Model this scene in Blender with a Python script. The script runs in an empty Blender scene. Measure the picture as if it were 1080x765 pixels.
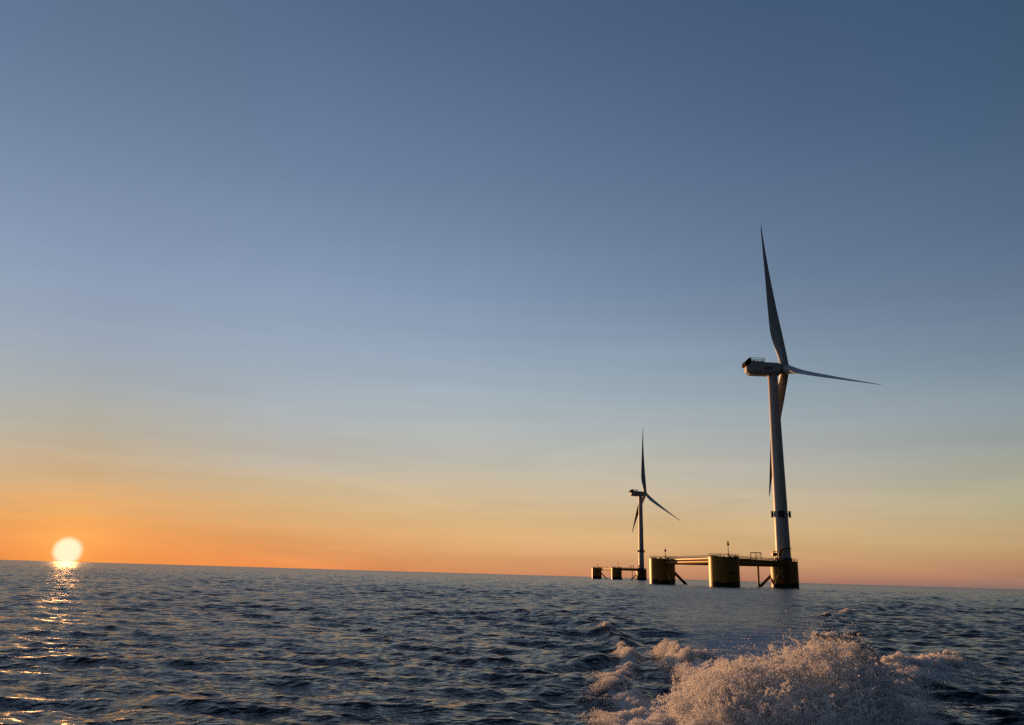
import bpy, math, random
import numpy as np
from mathutils import Matrix, Vector

sc = bpy.context.scene
col = sc.collection
rad = math.radians
CAM_H = 2.3

# ------------------------------------------------------------------ camera
cam_d = bpy.data.cameras.new('camera')
cam = bpy.data.objects.new('camera', cam_d)
col.objects.link(cam)
cam_d.sensor_width = 36.0
cam_d.lens = 36.0 * 830 / 1080
cam_d.clip_start = 0.3
cam_d.clip_end = 60000
cam.matrix_world = (Matrix.Translation((0, 0, CAM_H)) @ Matrix.Rotation(rad(90) + 0.26304, 4, 'X')
                    @ Matrix.Rotation(0.029066, 4, 'Z'))
sc.camera = cam

# ------------------------------------------------------------------ view
sc.view_settings.view_transform = 'Standard'
sc.view_settings.look = 'None'
sc.view_settings.exposure = 0.0
sc.view_settings.gamma = 1.0
sc.view_settings.use_curve_mapping = False
sc.cycles.use_denoising = False
sc.cycles.max_bounces = 12
sc.cycles.diffuse_bounces = 10
sc.cycles.volume_bounces = 8
sc.cycles.transmission_bounces = 12
sc.cycles.transparent_max_bounces = 8
sc.cycles.sample_clamp_direct = 7.0
sc.cycles.sample_clamp_indirect = 0.5
sc.cycles.caustics_reflective = False

# ------------------------------------------------------------------ sky and sun
SUN_AZ, SUN_EL = -28.38, 0.64          # degrees from +Y, degrees above the horizon
ELS= [0, 0.4, 1, 2, 3, 4, 5.5, 7, 9, 11, 13.5, 17, 21, 26, 32, 39]
SKY= [(0, [[0.8287, 0.2705, 0.0641], [0.8317, 0.2804, 0.0711], [0.8275, 0.3036, 0.0827], [0.8067, 0.3373, 0.103], [0.742, 0.3665, 0.133], [0.6633, 0.3821, 0.1708], [0.5627, 0.4008, 0.2351], [0.4863, 0.4128, 0.2986], [0.4118, 0.4198, 0.3672], [0.3616, 0.4057, 0.4232], [0.316, 0.3861, 0.4686], [0.2696, 0.3512, 0.4896], [0.2223, 0.301, 0.4449], [0.1697, 0.24, 0.3702], [0.1231, 0.1831, 0.2955], [0.0964, 0.1513, 0.2542]]),
       (12, [[0.8156, 0.2705, 0.0745], [0.804, 0.2842, 0.0857], [0.7709, 0.3105, 0.1063], [0.7391, 0.3519, 0.1305], [0.7002, 0.3954, 0.1665], [0.6638, 0.4306, 0.2114], [0.6053, 0.4701, 0.2915], [0.536, 0.4837, 0.395], [0.4515, 0.4654, 0.4523], [0.3947, 0.4474, 0.4842], [0.3426, 0.4224, 0.5054], [0.2882, 0.3743, 0.5045], [0.2297, 0.313, 0.4613], [0.1689, 0.2391, 0.3768], [0.1235, 0.184, 0.3083], [0.0841, 0.1359, 0.2455]]),
       (25, [[0.6823, 0.2705, 0.1157], [0.7155, 0.3087, 0.1245], [0.7283, 0.3514, 0.1457], [0.727, 0.4084, 0.1782], [0.7144, 0.4442, 0.2005], [0.6889, 0.4725, 0.2476], [0.6406, 0.5067, 0.3299], [0.5754, 0.5204, 0.4077], [0.4885, 0.4984, 0.46], [0.4179, 0.4707, 0.491], [0.3498, 0.4359, 0.5121], [0.274, 0.3561, 0.4834], [0.2086, 0.2904, 0.425], [0.1549, 0.2223, 0.3516], [0.1111, 0.1711, 0.2899], [0.0761, 0.1268, 0.2302]]),
       (38, [[0.5361, 0.2279, 0.1274], [0.597, 0.2737, 0.1387], [0.6529, 0.3358, 0.1606], [0.6865, 0.4102, 0.1946], [0.6893, 0.4504, 0.2152], [0.6676, 0.4741, 0.2628], [0.619, 0.4972, 0.3403], [0.5479, 0.4996, 0.4], [0.4572, 0.4706, 0.4444], [0.3865, 0.442, 0.468], [0.3176, 0.406, 0.4759], [0.2323, 0.3095, 0.4205], [0.1743, 0.2478, 0.3677], [0.1307, 0.1947, 0.312], [0.0938, 0.1479, 0.2575], [0.0624, 0.1106, 0.2034]]),
       (50, [[0.3859, 0.1788, 0.1314], [0.4737, 0.2236, 0.1408], [0.5638, 0.2919, 0.156], [0.624, 0.3786, 0.1879], [0.6368, 0.4302, 0.213], [0.6085, 0.4486, 0.2613], [0.5524, 0.4607, 0.3247], [0.4797, 0.4501, 0.3706], [0.3884, 0.4147, 0.4113], [0.3291, 0.3907, 0.4247], [0.2623, 0.3443, 0.4116], [0.1832, 0.2538, 0.3512], [0.1394, 0.2039, 0.3109], [0.1038, 0.164, 0.2702], [0.0732, 0.1202, 0.2189], [0.0508, 0.0971, 0.1805]]),
       (61, [[0.2307, 0.15, 0.1441], [0.3555, 0.1827, 0.1346], [0.4621, 0.2272, 0.127], [0.5278, 0.3166, 0.1565], [0.5324, 0.3736, 0.1905], [0.4979, 0.3986, 0.2255], [0.4449, 0.4065, 0.2726], [0.3867, 0.3866, 0.3078], [0.3142, 0.3502, 0.3422], [0.267, 0.3287, 0.3684], [0.2051, 0.2765, 0.3535], [0.15, 0.2104, 0.3061], [0.113, 0.172, 0.2733], [0.0805, 0.1374, 0.2358], [0.056, 0.1063, 0.193], [0.0462, 0.0931, 0.1747]])]
BACK = [(95, 0.30), (135, 0.16), (180, 0.12)]    # the sky darkens away from the sun

world = bpy.data.worlds.new('World')
sc.world = world
world.use_nodes = True
nt = world.node_tree
nt.nodes.clear()
N, L = nt.nodes.new, nt.links.new


def mth(nt, op, a, b=None, clamp=False):
    n = nt.nodes.new('ShaderNodeMath')
    n.operation = op
    n.use_clamp = clamp
    for i, v in enumerate((a, b)):
        if v is None:
            continue
        if isinstance(v, (int, float)):
            n.inputs[i].default_value = v
        else:
            nt.links.new(v, n.inputs[i])
    return n.outputs[0]


def build_world():
    tc = N('ShaderNodeTexCoord')
    nv = N('ShaderNodeVectorMath'); nv.operation = 'NORMALIZE'
    L(tc.outputs['Generated'], nv.inputs[0])
    sep = N('ShaderNodeSeparateXYZ'); L(nv.outputs[0], sep.inputs[0])
    x, y, z = sep.outputs
    el = mth(nt, 'MULTIPLY', mth(nt, 'ARCSINE', z), 180 / math.pi)
    # very faint thin banks in the low sky
    mp = N('ShaderNodeMapping'); mp.inputs['Scale'].default_value = (2.2, 2.2, 26)
    L(nv.outputs[0], mp.inputs[0])
    nz = N('ShaderNodeTexNoise'); nz.inputs['Scale'].default_value = 1.6; nz.inputs['Detail'].default_value = 3
    L(mp.outputs[0], nz.inputs['Vector'])
    el = mth(nt, 'ADD', el, mth(nt, 'MULTIPLY', mth(nt, 'SUBTRACT', nz.outputs['Fac'], 0.5), mth(nt, 'MULTIPLY', mth(nt, 'MULTIPLY', mth(nt, 'MAXIMUM', el, 0.0), 0.34), mth(nt, 'EXPONENT', mth(nt, 'MULTIPLY', mth(nt, 'MAXIMUM', el, 0.0), -0.09)))))
    azm = mth(nt, 'MULTIPLY', mth(nt, 'ARCTAN2', x, y), 180 / math.pi)
    d = mth(nt, 'SUBTRACT', azm, SUN_AZ)
    d = mth(nt, 'ABSOLUTE', mth(nt, 'SUBTRACT', mth(nt, 'FLOORED_MODULO', mth(nt, 'ADD', d, 180), 360), 180))
    # ramp position: square-root scale over 0..90 degrees
    t = mth(nt, 'SQRT', mth(nt, 'DIVIDE', mth(nt, 'MAXIMUM', el, 0.0), 90.0), clamp=True)

    def sample(row, e):
        r = np.array(row)
        if e <= ELS[-1]:
            return np.array([np.interp(e, ELS, r[:, k]) for k in range(3)])
        f = math.exp(-(e - 39) / 45)
        return r[-1] * f

    rows = list(SKY)
    last = np.array(SKY[-1][1])
    for dd, f in BACK:
        q = last * f
        q = q * np.array([0.85, 1.0, 1.2]) if dd > 100 else q
        rows.append((dd, q.tolist()))
    NS = 30
    cur = None
    prev = None
    for dd, row in rows:
        rp = N('ShaderNodeValToRGB')
        L(t, rp.inputs[0])
        cr = rp.color_ramp
        cr.interpolation = 'LINEAR'
        for i in range(NS):
            p = i / (NS - 1)
            acc = np.zeros(3); ws = 0
            for o in np.linspace(-1, 1, 9):          # smooth the table a little
                pp = min(max(p + o * 0.016, 0), 1)
                w = 1 - abs(o) * 0.8
                acc += w * sample(row, pp * pp * 90); ws += w
            c = acc / ws
            e = cr.elements[i] if i < 2 else cr.elements.new(p)
            if i < 2:
                e.position = p
            e.color = (c[0], c[1], c[2], 1)
        # keep positions exact after insertion
        if cur is None:
            cur = rp.outputs[0]
        else:
            mr = N('ShaderNodeMapRange'); mr.interpolation_type = 'LINEAR'
            L(d, mr.inputs[0]); mr.inputs[1].default_value = prev; mr.inputs[2].default_value = dd
            mx = N('ShaderNodeMix'); mx.data_type = 'RGBA'
            L(mr.outputs[0], mx.inputs[0]); L(cur, mx.inputs[6]); L(rp.outputs[0], mx.inputs[7])
            cur = mx.outputs[2]
        prev = dd
    # the low sun and its aureole
    sd = (math.sin(rad(SUN_AZ)) * math.cos(rad(SUN_EL)), math.cos(rad(SUN_AZ)) * math.cos(rad(SUN_EL)), math.sin(rad(SUN_EL)))
    df = N('ShaderNodeVectorMath'); df.operation = 'DISTANCE'
    L(nv.outputs[0], df.inputs[0]); df.inputs[1].default_value = sd
    s = mth(nt, 'MULTIPLY', df.outputs['Value'], 180 / math.pi)     # degrees from the sun
    disc = N('ShaderNodeMapRange'); disc.interpolation_type = 'SMOOTHSTEP'
    L(s, disc.inputs[0]); disc.inputs[1].default_value = 0.98; disc.inputs[2].default_value = 0.55
    halo = mth(nt, 'EXPONENT', mth(nt, 'MULTIPLY', s, -0.5))
    h2 = N('ShaderNodeMix'); h2.data_type = 'RGBA'; h2.blend_type = 'ADD'
    L(halo, h2.inputs[0]); L(cur, h2.inputs[6]); h2.inputs[7].default_value = (0.20, 0.13, 0.015, 1)
    dm = N('ShaderNodeMix'); dm.data_type = 'RGBA'
    L(disc.outputs[0], dm.inputs[0]); L(h2.outputs[2], dm.inputs[6]); dm.inputs[7].default_value = (1.0, 0.93, 0.60, 1)
    bg = N('ShaderNodeBackground'); L(dm.outputs[2], bg.inputs[0]); 
    mp2 = N('ShaderNodeMapping'); mp2.inputs['Scale'].default_value = (1.6, 1.6, 17); mp2.inputs['Rotation'].default_value = (rad(3), rad(-2), 0)
    L(nv.outputs[0], mp2.inputs[0])
    nz2 = N('ShaderNodeTexNoise'); nz2.inputs['Scale'].default_value = 1.9; nz2.inputs['Detail'].default_value = 5; nz2.inputs['Roughness'].default_value = .6
    nz2.inputs['Distortion'].default_value = .6
    L(mp2.outputs[0], nz2.inputs['Vector'])
    fade = mth(nt, 'EXPONENT', mth(nt, 'MULTIPLY', mth(nt, 'MAXIMUM', el, 0.0), -0.08))
    L(mth(nt, 'ADD', 0.97, mth(nt, 'MULTIPLY', mth(nt, 'SUBTRACT', nz2.outputs['Fac'], 0.5), mth(nt, 'MULTIPLY', fade, 0.45))), bg.inputs[1])
    # physical sky underneath, at low strength
    st = N('ShaderNodeTexSky'); st.sky_type = 'NISHITA'; st.sun_disc = False
    st.sun_elevation = rad(SUN_EL); st.sun_rotation = rad(SUN_AZ); st.dust_density = 1.5
    bg2 = N('ShaderNodeBackground'); L(st.outputs[0], bg2.inputs[0]); bg2.inputs[1].default_value = 0.006
    ad = N('ShaderNodeAddShader'); L(bg.outputs[0], ad.inputs[0]); L(bg2.outputs[0], ad.inputs[1])
    out = N('ShaderNodeOutputWorld'); L(ad.outputs[0], out.inputs[0])


build_world()
sun_d = bpy.data.lights.new('sun', 'SUN')
sun_d.energy = 5.0
sun_d.angle = rad(0.53)
sun_d.color = (1.0, 0.46, 0.16)
sun = bpy.data.objects.new('sun', sun_d)
col.objects.link(sun)
sdir = Vector((math.sin(rad(SUN_AZ)) * math.cos(rad(SUN_EL + .85)), math.cos(rad(SUN_AZ)) * math.cos(rad(SUN_EL + .85)), math.sin(rad(SUN_EL + .85))))
sun.rotation_euler = sdir.to_track_quat('Z', 'Y').to_euler()
sun.location = (0, 0, 200)

# ------------------------------------------------------------------ helpers
def tag(o, label=None, cat=None, group=None, kind=None):
    if label: o['label'] = label
    if cat: o['category'] = cat
    if group: o['group'] = group
    if kind: o['kind'] = kind
    return o


def new_mat(name, color, rough=0.6, metal=0.0, spec=0.5):
    m = bpy.data.materials.new(name)
    m.use_nodes = True
    b = m.node_tree.nodes['Principled BSDF']
    b.inputs['Base Color'].default_value = (*color, 1)
    b.inputs['Roughness'].default_value = rough
    b.inputs['Metallic'].default_value = metal
    b.inputs['Specular IOR Level'].default_value = spec
    return m


def painted(name, color, dirt, rough=0.5, scale=0.6, amount=0.35, streak=0.15, waterline=False):
    """paint with weather streaks; waterline adds dark marine growth below an uneven edge"""
    m = new_mat(name, color, rough, spec=0.18)
    t = m.node_tree
    b = t.nodes['Principled BSDF']
    tc = t.nodes.new('ShaderNodeTexCoord')
    mp = t.nodes.new('ShaderNodeMapping')
    mp.inputs['Scale'].default_value = (1, 1, streak)
    t.links.new(tc.outputs['Object'], mp.inputs[0])
    n = t.nodes.new('ShaderNodeTexNoise')
    n.inputs['Scale'].default_value = scale
    n.inputs['Detail'].default_value = 6
    n.inputs['Roughness'].default_value = 0.65
    t.links.new(mp.outputs[0], n.inputs['Vector'])
    mr = t.nodes.new('ShaderNodeMapRange')
    t.links.new(n.outputs['Fac'], mr.inputs[0])
    mr.inputs[1].default_value = 0.45; mr.inputs[2].default_value = 0.75; mr.inputs[4].default_value = amount
    mx = t.nodes.new('ShaderNodeMix'); mx.data_type = 'RGBA'
    t.links.new(mr.outputs[0], mx.inputs[0])
    mx.inputs[6].default_value = (*color, 1); mx.inputs[7].default_value = (*dirt, 1)
    cur = mx.outputs[2]
    if waterline:
        n2 = t.nodes.new('ShaderNodeTexNoise'); n2.inputs['Scale'].default_value = 0.35; n2.inputs['Detail'].default_value = 5
        t.links.new(tc.outputs['Object'], n2.inputs['Vector'])
        sp = t.nodes.new('ShaderNodeSeparateXYZ'); t.links.new(tc.outputs['Object'], sp.inputs[0])
        edge = mth(t, 'ADD', 0.75, mth(t, 'MULTIPLY', n2.outputs['Fac'], 2.2))
        k = mth(t, 'MULTIPLY', mth(t, 'SUBTRACT', edge, sp.outputs[2]), 4.0, clamp=True)
        m2 = t.nodes.new('ShaderNodeMix'); m2.data_type = 'RGBA'
        t.links.new(k, m2.inputs[0]); t.links.new(cur, m2.inputs[6]); m2.inputs[7].default_value = (0.012, 0.012, 0.012, 1)
        cur = m2.outputs[2]
    t.links.new(cur, b.inputs['Base Color'])
    return m


class MB:
    def __init__(s): s.v = []; s.f = []

    def add(s, vs, fs):
        k = len(s.v); s.v += [tuple(v) for v in vs]; s.f += [tuple(i + k for i in f) for f in fs]

    def box(s, c, size, rz=0.0, M=None):
        hx, hy, hz = [q / 2 for q in size]
        cs, sn = math.cos(rz), math.sin(rz)
        vs = []
        for z in (-hz, hz):
            for (x, y) in ((-hx, -hy), (hx, -hy), (hx, hy), (-hx, hy)):
                vs.append(Vector((c[0] + x * cs - y * sn, c[1] + x * sn + y * cs, c[2] + z)))
        s.add(vs, [(3, 2, 1, 0), (4, 5, 6, 7), (0, 1, 5, 4), (1, 2, 6, 5), (2, 3, 7, 6), (3, 0, 4, 7)])

    def tube(s, pts, r, n=8, cap=True):
        pts = [Vector(p) for p in pts]
        rs = r if isinstance(r, (list, tuple)) else [r] * len(pts)
        rings = []
        ref = None
        for i, p in enumerate(pts):
            d = (pts[min(i + 1, len(pts) - 1)] - pts[max(i - 1, 0)]).normalized()
            if ref is None:
                ref = Vector((0, 0, 1)) if abs(d.z) < 0.9 else Vector((1, 0, 0))
            a = d.cross(ref).normalized(); b = a.cross(d).normalized(); ref = b
            rings.append([p + (a * math.cos(q) + b * math.sin(q)) * rs[i] for q in [2 * math.pi * j / n for j in range(n)]])
        vs = [v for rg in rings for v in rg]
        fs = []
        for i in range(len(pts) - 1):
            for j in range(n):
                fs.append((i * n + j, (i + 1) * n + j, (i + 1) * n + (j + 1) % n, i * n + (j + 1) % n))
        if cap:
            fs.append(tuple(range(n))); fs.append(tuple((len(pts) - 1) * n + n - 1 - j for j in range(n)))
        s.add(vs, fs)

    def lathe(s, prof, n=64, c=(0, 0)):
        vs = []; fs = []
        for (r, z) in prof:
            for j in range(n):
                a = 2 * math.pi * j / n
                vs.append((c[0] + r * math.cos(a), c[1] + r * math.sin(a), z))
        for i in range(len(prof) - 1):
            for j in range(n):
                fs.append((i * n + j, i * n + (j + 1) % n, (i + 1) * n + (j + 1) % n, (i + 1) * n + j))
        if prof[0][0] > 1e-6: fs.append(tuple(n - 1 - j for j in range(n)))
        if prof[-1][0] > 1e-6: fs.append(tuple((len(prof) - 1) * n + j for j in range(n)))
        s.add(vs, fs)

    def build(s, name, mat, parent=None, smooth=None, bevel=0.0):
        me = bpy.data.meshes.new(name)
        me.from_pydata(s.v, [], s.f)
        me.validate(); me.update()
        me.materials.append(mat)
        import bmesh
        bm = bmesh.new(); bm.from_mesh(me)
        bmesh.ops.recalc_face_normals(bm, faces=bm.faces)
        if bevel:
            bmesh.ops.bevel(bm, geom=bm.edges[:], offset=bevel, segments=2, affect='EDGES', clamp_overlap=True)
        bm.to_mesh(me); bm.free()
        if smooth is not None:
            me.shade_smooth()
            me.set_sharp_from_angle(angle=rad(smooth))
        o = bpy.data.objects.new(name, me)
        col.objects.link(o)
        if parent: o.parent = parent
        return o


def np_mesh(name, V, F, mat, smooth=True, attrs=None):
    """V (n,3) float, F (m,k) int with k = 3 or 4"""
    me = bpy.data.meshes.new(name)
    n, (m, k) = len(V), F.shape
    me.vertices.add(n); me.vertices.foreach_set('co', np.ascontiguousarray(V, np.float32).ravel())
    me.loops.add(m * k); me.loops.foreach_set('vertex_index', np.ascontiguousarray(F, np.int32).ravel())
    me.polygons.add(m); me.polygons.foreach_set('loop_start', np.arange(0, m * k, k, dtype=np.int32))
    me.polygons.foreach_set('use_smooth', np.full(m, smooth, bool))
    me.update(calc_edges=True)
    for nm, arr in (attrs or {}).items():
        a = me.attributes.new(nm, 'FLOAT', 'POINT'); a.data.foreach_set('value', np.ascontiguousarray(arr, np.float32))
    me.materials.append(mat)
    o = bpy.data.objects.new(name, me); col.objects.link(o)
    return o


def vnoise(x, y, seed=0):
    xi = np.floor(x).astype(np.int64); yi = np.floor(y).astype(np.int64)
    fx = x - xi; fy = y - yi
    fx = fx * fx * fx * (fx * (fx * 6 - 15) + 10); fy = fy * fy * fy * (fy * (fy * 6 - 15) + 10)

    def h(a, b):
        n = (a * 374761393 + b * 668265263 + seed * 982451653) & 0xffffffff
        n = ((n ^ (n >> 13)) * 1274126177) & 0xffffffff
        return ((n ^ (n >> 16)) & 0xffff) / 65535.0
    return (h(xi, yi) * (1 - fx) + h(xi + 1, yi) * fx) * (1 - fy) + (h(xi, yi + 1) * (1 - fx) + h(xi + 1, yi + 1) * fx) * fy


def fbm(x, y, oct=4, seed=0, gain=0.5):
    a = 1.0; s = 0; t = 0
    for i in range(oct):
        c, q = math.cos(i * 1.3), math.sin(i * 1.3)
        s = s + a * vnoise((x * c - y * q) * 2 ** i, (x * q + y * c) * 2 ** i, seed + i * 17); t += a; a *= gain
    return s / t


# ------------------------------------------------------------------ the sea
rng = np.random.default_rng(11)
CRESTS = {   # foaming crests of the wake: world polylines (x, y, half width, foam strength, height)
    'left': [(2.2, 12.2, .8, .95, .10), (2.45, 14.0, .75, .9, .12), (2.5, 15.6, .6, .8, .11), (2.35, 17.2, .5, .62, .10), (2.5, 19.0, .34, .6, .10),
             (3.1, 21.2, .26, .85, .13), (3.55, 23.3, .26, .92, .15), (3.6, 25.2, .24, .9, .15), (3.9, 27.5, .18, .6, .12), (4.2, 30.0, .15, .08, .1), (4.3, 35.0, .2, 0, .05)],
    'inner': [(4.7, 16.6, .6, .85, .14), (4.95, 19.0, .65, 1.0, .24), (4.95, 21.0, .65, 1.0, .3), (5.0, 22.8, .5, 1.0, .3), (4.9, 24.6, .4, .95, .26), (4.8, 26.0, .25, .6, .18)],
    'right': [(7.4, 17.0, 1.0, .95, .10), (8.1, 19.2, .8, .95, .16), (9.3, 20.8, .7, 1.0, .2), (10.9, 22.8, .65, 1.0, .22), (12.8, 24.8, .6, .9, .22), (14.4, 26.6, .4, .7, .18)],
    'side': [(7.2, 14.5, .4, .6, .04), (8.0, 17.3, .5, .6, .06), (9.4, 19.6, .7, .6, .08), (11.6, 22.0, .8, .6, .1), (14.0, 24.8, .6, .5, .1)],
}
COLUMN_FEET = [(122.0, 356.0), (71.8, 373.4), (84.6, 315.1)]
SPOTS = [(23.7, 60.5, .22), (27.2, 65.2, .4), (4.45, 35.4, .35)]


RIDGES = [   # smooth waves the hull sends out, without foam
    [(-0.9, 60.0, 1.4, 0, .10), (1.6, 50.2, 1.2, 0, .22), (2.9, 43.8, 1.0, 0, .28), (3.9, 38.9, .9, 0, .3), (4.4, 34.3, .7, 0, .3), (4.5, 29.8, .5, 0, .2)],
    [(-2.5, 21.7, .6, 0, .04), (-.7, 19.8, .5, 0, .12), (.7, 21.5, .45, 0, .16), (2.0, 22.4, .4, 0, .18), (3.1, 23.2, .35, 0, .15)],
    [(0.0, 15.9, .4, 0, .05), (.6, 16.6, .4, 0, .10), (1.5, 18.6, .4, 0, .13), (2.6, 21.3, .35, 0, .12)],
    [(18.0, 47.0, 1.2, 0, .1), (21.2, 53.1, 1.2, 0, .22), (30.0, 70.0, 1.5, 0, .25), (42.0, 91.4, 2.0, 0, .2), (50.2, 118.1, 2.0, 0, .1)],
]


def seg_field(x, y, pl):
    best = np.full(x.shape, 1e9, np.float32); fo = np.zeros(x.shape, np.float32); he = np.zeros(x.shape, np.float32)
    for a, b in zip(pl[:-1], pl[1:]):
        dx, dy = b[0] - a[0], b[1] - a[1]
        t = np.clip(((x - a[0]) * dx + (y - a[1]) * dy) / (dx * dx + dy * dy), 0, 1)
        w = a[2] + (b[2] - a[2]) * t
        d = np.hypot(x - a[0] - t * dx, y - a[1] - t * dy) / w
        k = d < best
        best = np.where(k, d, best); fo = np.where(k, a[3] + (b[3] - a[3]) * t, fo); he = np.where(k, a[4] + (b[4] - a[4]) * t, he)
    return best, fo, he


def wave_set():
    W = []
    n = 210
    for i in range(n):
        lam = 0.16 * (12 / 0.16) ** ((i + rng.random()) / n)
        sig = 0.09 + 0.25 * math.exp(-(math.log(lam / 0.75) / 0.80) ** 2 / 2)
        k = 2 * math.pi / lam
        a = sig * math.sqrt(2 / n) / k * (1 if lam < 3 else (3 / lam) ** .9)
        th = rad(78) + rng.normal(0, 0.52)
        W.append((lam, k, a, math.cos(th), math.sin(th), rng.random() * 2 * math.pi))
    for lam, a, th in ((24, .03, 70), (33, .04, 96), (47, .05, 83), (14, .022, 108)):
        W.append((lam, 2 * math.pi / lam, a, math.cos(rad(th)), math.sin(rad(th)), rng.random() * 6.28))
    return W


WAVES = wave_set()


def sea_offset(x, y, spacing):
    """displacement of the open sea plus the wake, for arrays of positions"""
    R = np.hypot(x, y)
    gust = 0.5 + 1.0 * fbm(x / 9.0 + 3, y / 16.0, 3, 5)
    cx = 9 + (y - 30) * 0.25; half = np.maximum(4 + (y - 30) * 0.14, 2.0)
    wake = np.clip(1.25 - np.abs((x - cx) / half), 0, 1) * np.clip((y - 12) / 8, 0, 1) * np.clip((330 - y) / 200, 0, 1)
    wake = wake * wake * (3 - 2 * wake)
    dz = np.zeros_like(x); ox = np.zeros_like(x); oy = np.zeros_like(x)
    for lam, k, a, cx_, sy_, ph in WAVES:
        w = np.clip((lam / spacing - 1.8) / 1.8, 0, 1)
        idx = np.nonzero(w > 0)
        if not len(idx[0]): continue
        w = w[idx]
        if lam < 8: w = w * gust[idx] * (1 - 0.72 * wake[idx])
        p = k * (x[idx] * cx_ + y[idx] * sy_) + ph
        dz[idx] += w * a * np.cos(p)
        s = -0.85 * w * a * np.sin(p)
        ox[idx] += s * cx_; oy[idx] += s * sy_
    # smooth diverging wake waves left of the track
    u = x - (3.4 + (y - 20) * 0.02)
    near = np.clip((60 - y) / 25, 0, 1) * np.clip((y - 9) / 6, 0, 1)
    dz += near * 0.10 * np.cos((y * 0.9 + u * 0.55) * 1.15 + 1.2 * np.sin(x * .7)) * np.exp(-((u + 1.6) / 2.2) ** 2)
    for pl in RIDGES:
        d, _, he = seg_field(x, y, pl)
        dz += .62 * he * (np.exp(-d * d * 1.4) - .35 * np.exp(-(d - 1.6) ** 2)) * (.6 + .6 * fbm(x * .9, y * .6, 3, 12))
    foam = np.zeros_like(x)
    for cc in COLUMN_FEET:
        d = np.hypot(x - cc[0], y - cc[1]) - 5.8
        foam = np.maximum(foam, np.clip(.72 - np.abs(d) / 1.6, 0, 1))
    for nm, pl in CRESTS.items():
        d, fo, he = seg_field(x, y, pl)
        g = np.exp(-d * d * 1.1)
        nz = fbm(x * 2.2, y * 1.4, 4, 31)
        m = near if False else 1.0
        dz += he * g * (0.45 + 1.1 * nz) * m
        fine = np.clip(.35 / np.maximum(spacing, .01), 0, 1)
        dz += g * fo * fine * 0.10 * (fbm(x * 7, y * 6, 4, 77) - .5)
        foam = np.maximum(foam, fo * np.exp(-d ** 2 * 0.75))
    for (sx, sy, w) in SPOTS:
        d2 = ((x - sx) / (w * 1.8)) ** 2 + ((y - sy) / (w * 2.0)) ** 2
        dz += 0.16 * np.exp(-d2); foam = np.maximum(foam, 0.95 * np.exp(-d2 * 1.2))
    foam = np.maximum(foam, (.36 + .3 * fbm(x * .9, y * .35, 3, 55)) * wake * np.clip((75 - y) / 45, 0, 1) + .18 * wake * np.clip((200 - y) / 60, 0, 1))
    # churned water round the foot of the spray
    d2 = ((x - 5.5) / 2.6) ** 2 + ((y - 15.5) / 4.5) ** 2
    foam = np.maximum(foam, 0.95 * np.exp(-d2 ** 1.5))
    # long foam streak beside the tower column
    d2 = ((x - 105 - (y - 260) * .57) / 3.0) ** 2 + ((y - 262) / 45.0) ** 2
    foam = np.maximum(foam, 0.75 * np.exp(-d2))
    return ox, oy, dz, foam, wake


def build_sea(mat):
    r = [0.8, 2, 4, 6, 8]
    while r[-1] < 90: r.append(r[-1] * (1.0028 if r[-1] > 10 else 1.012))
    while r[-1] < 400: r.append(r[-1] * 1.0026)
    while r[-1] < 900: r.append(r[-1] * 1.005)
    while r[-1] < 30000: r.append(r[-1] * 1.02)
    r = np.array(r)
    az = list(np.arange(-44, 44.001, 0.07)) + list(np.arange(46, 314, 3.0))
    az = np.radians(np.array(az)); na = len(az)
    da = np.abs(np.roll(az, -1) - np.roll(az, 1)) / 2; da[0] = da[1]; da[1256 if na > 1257 else -1] = da[1]
    dr = np.gradient(r)
    Rg, Ag = np.meshgrid(r, az, indexing='ij')
    sp = np.maximum(dr[:, None], (r[:, None] * np.minimum(da, rad(3))[None, :]) * 0.8).ravel()
    x = (Rg * np.sin(Ag)).ravel(); y = (Rg * np.cos(Ag)).ravel()
    ox, oy, dz, foam, wake = sea_offset(x, y, sp)
    V = np.stack([x + ox, y + oy, dz], -1)
    V = np.vstack([V, [[0, 0, 0]]])
    i = np.arange(len(r) - 1)[:, None]; j = np.arange(na)[None, :]
    a = i * na + j; b = i * na + (j + 1) % na
    F = np.stack([a, a + na, b + na, b], -1).reshape(-1, 4)
    F = F[:, ::-1]
    # close the middle
    R = np.hypot(x, y)
    rough = np.interp(R, [8, 30, 100, 400, 2000], [0.06, 0.09, 0.15, 0.20, 0.24])
    add = lambda q: np.append(q, q[0])
    o = np_mesh('sea', V[:-1], F, mat, True, dict(foam=foam, wake=wake, rough=rough))
    tag(o, kind='structure')
    return o


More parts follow.
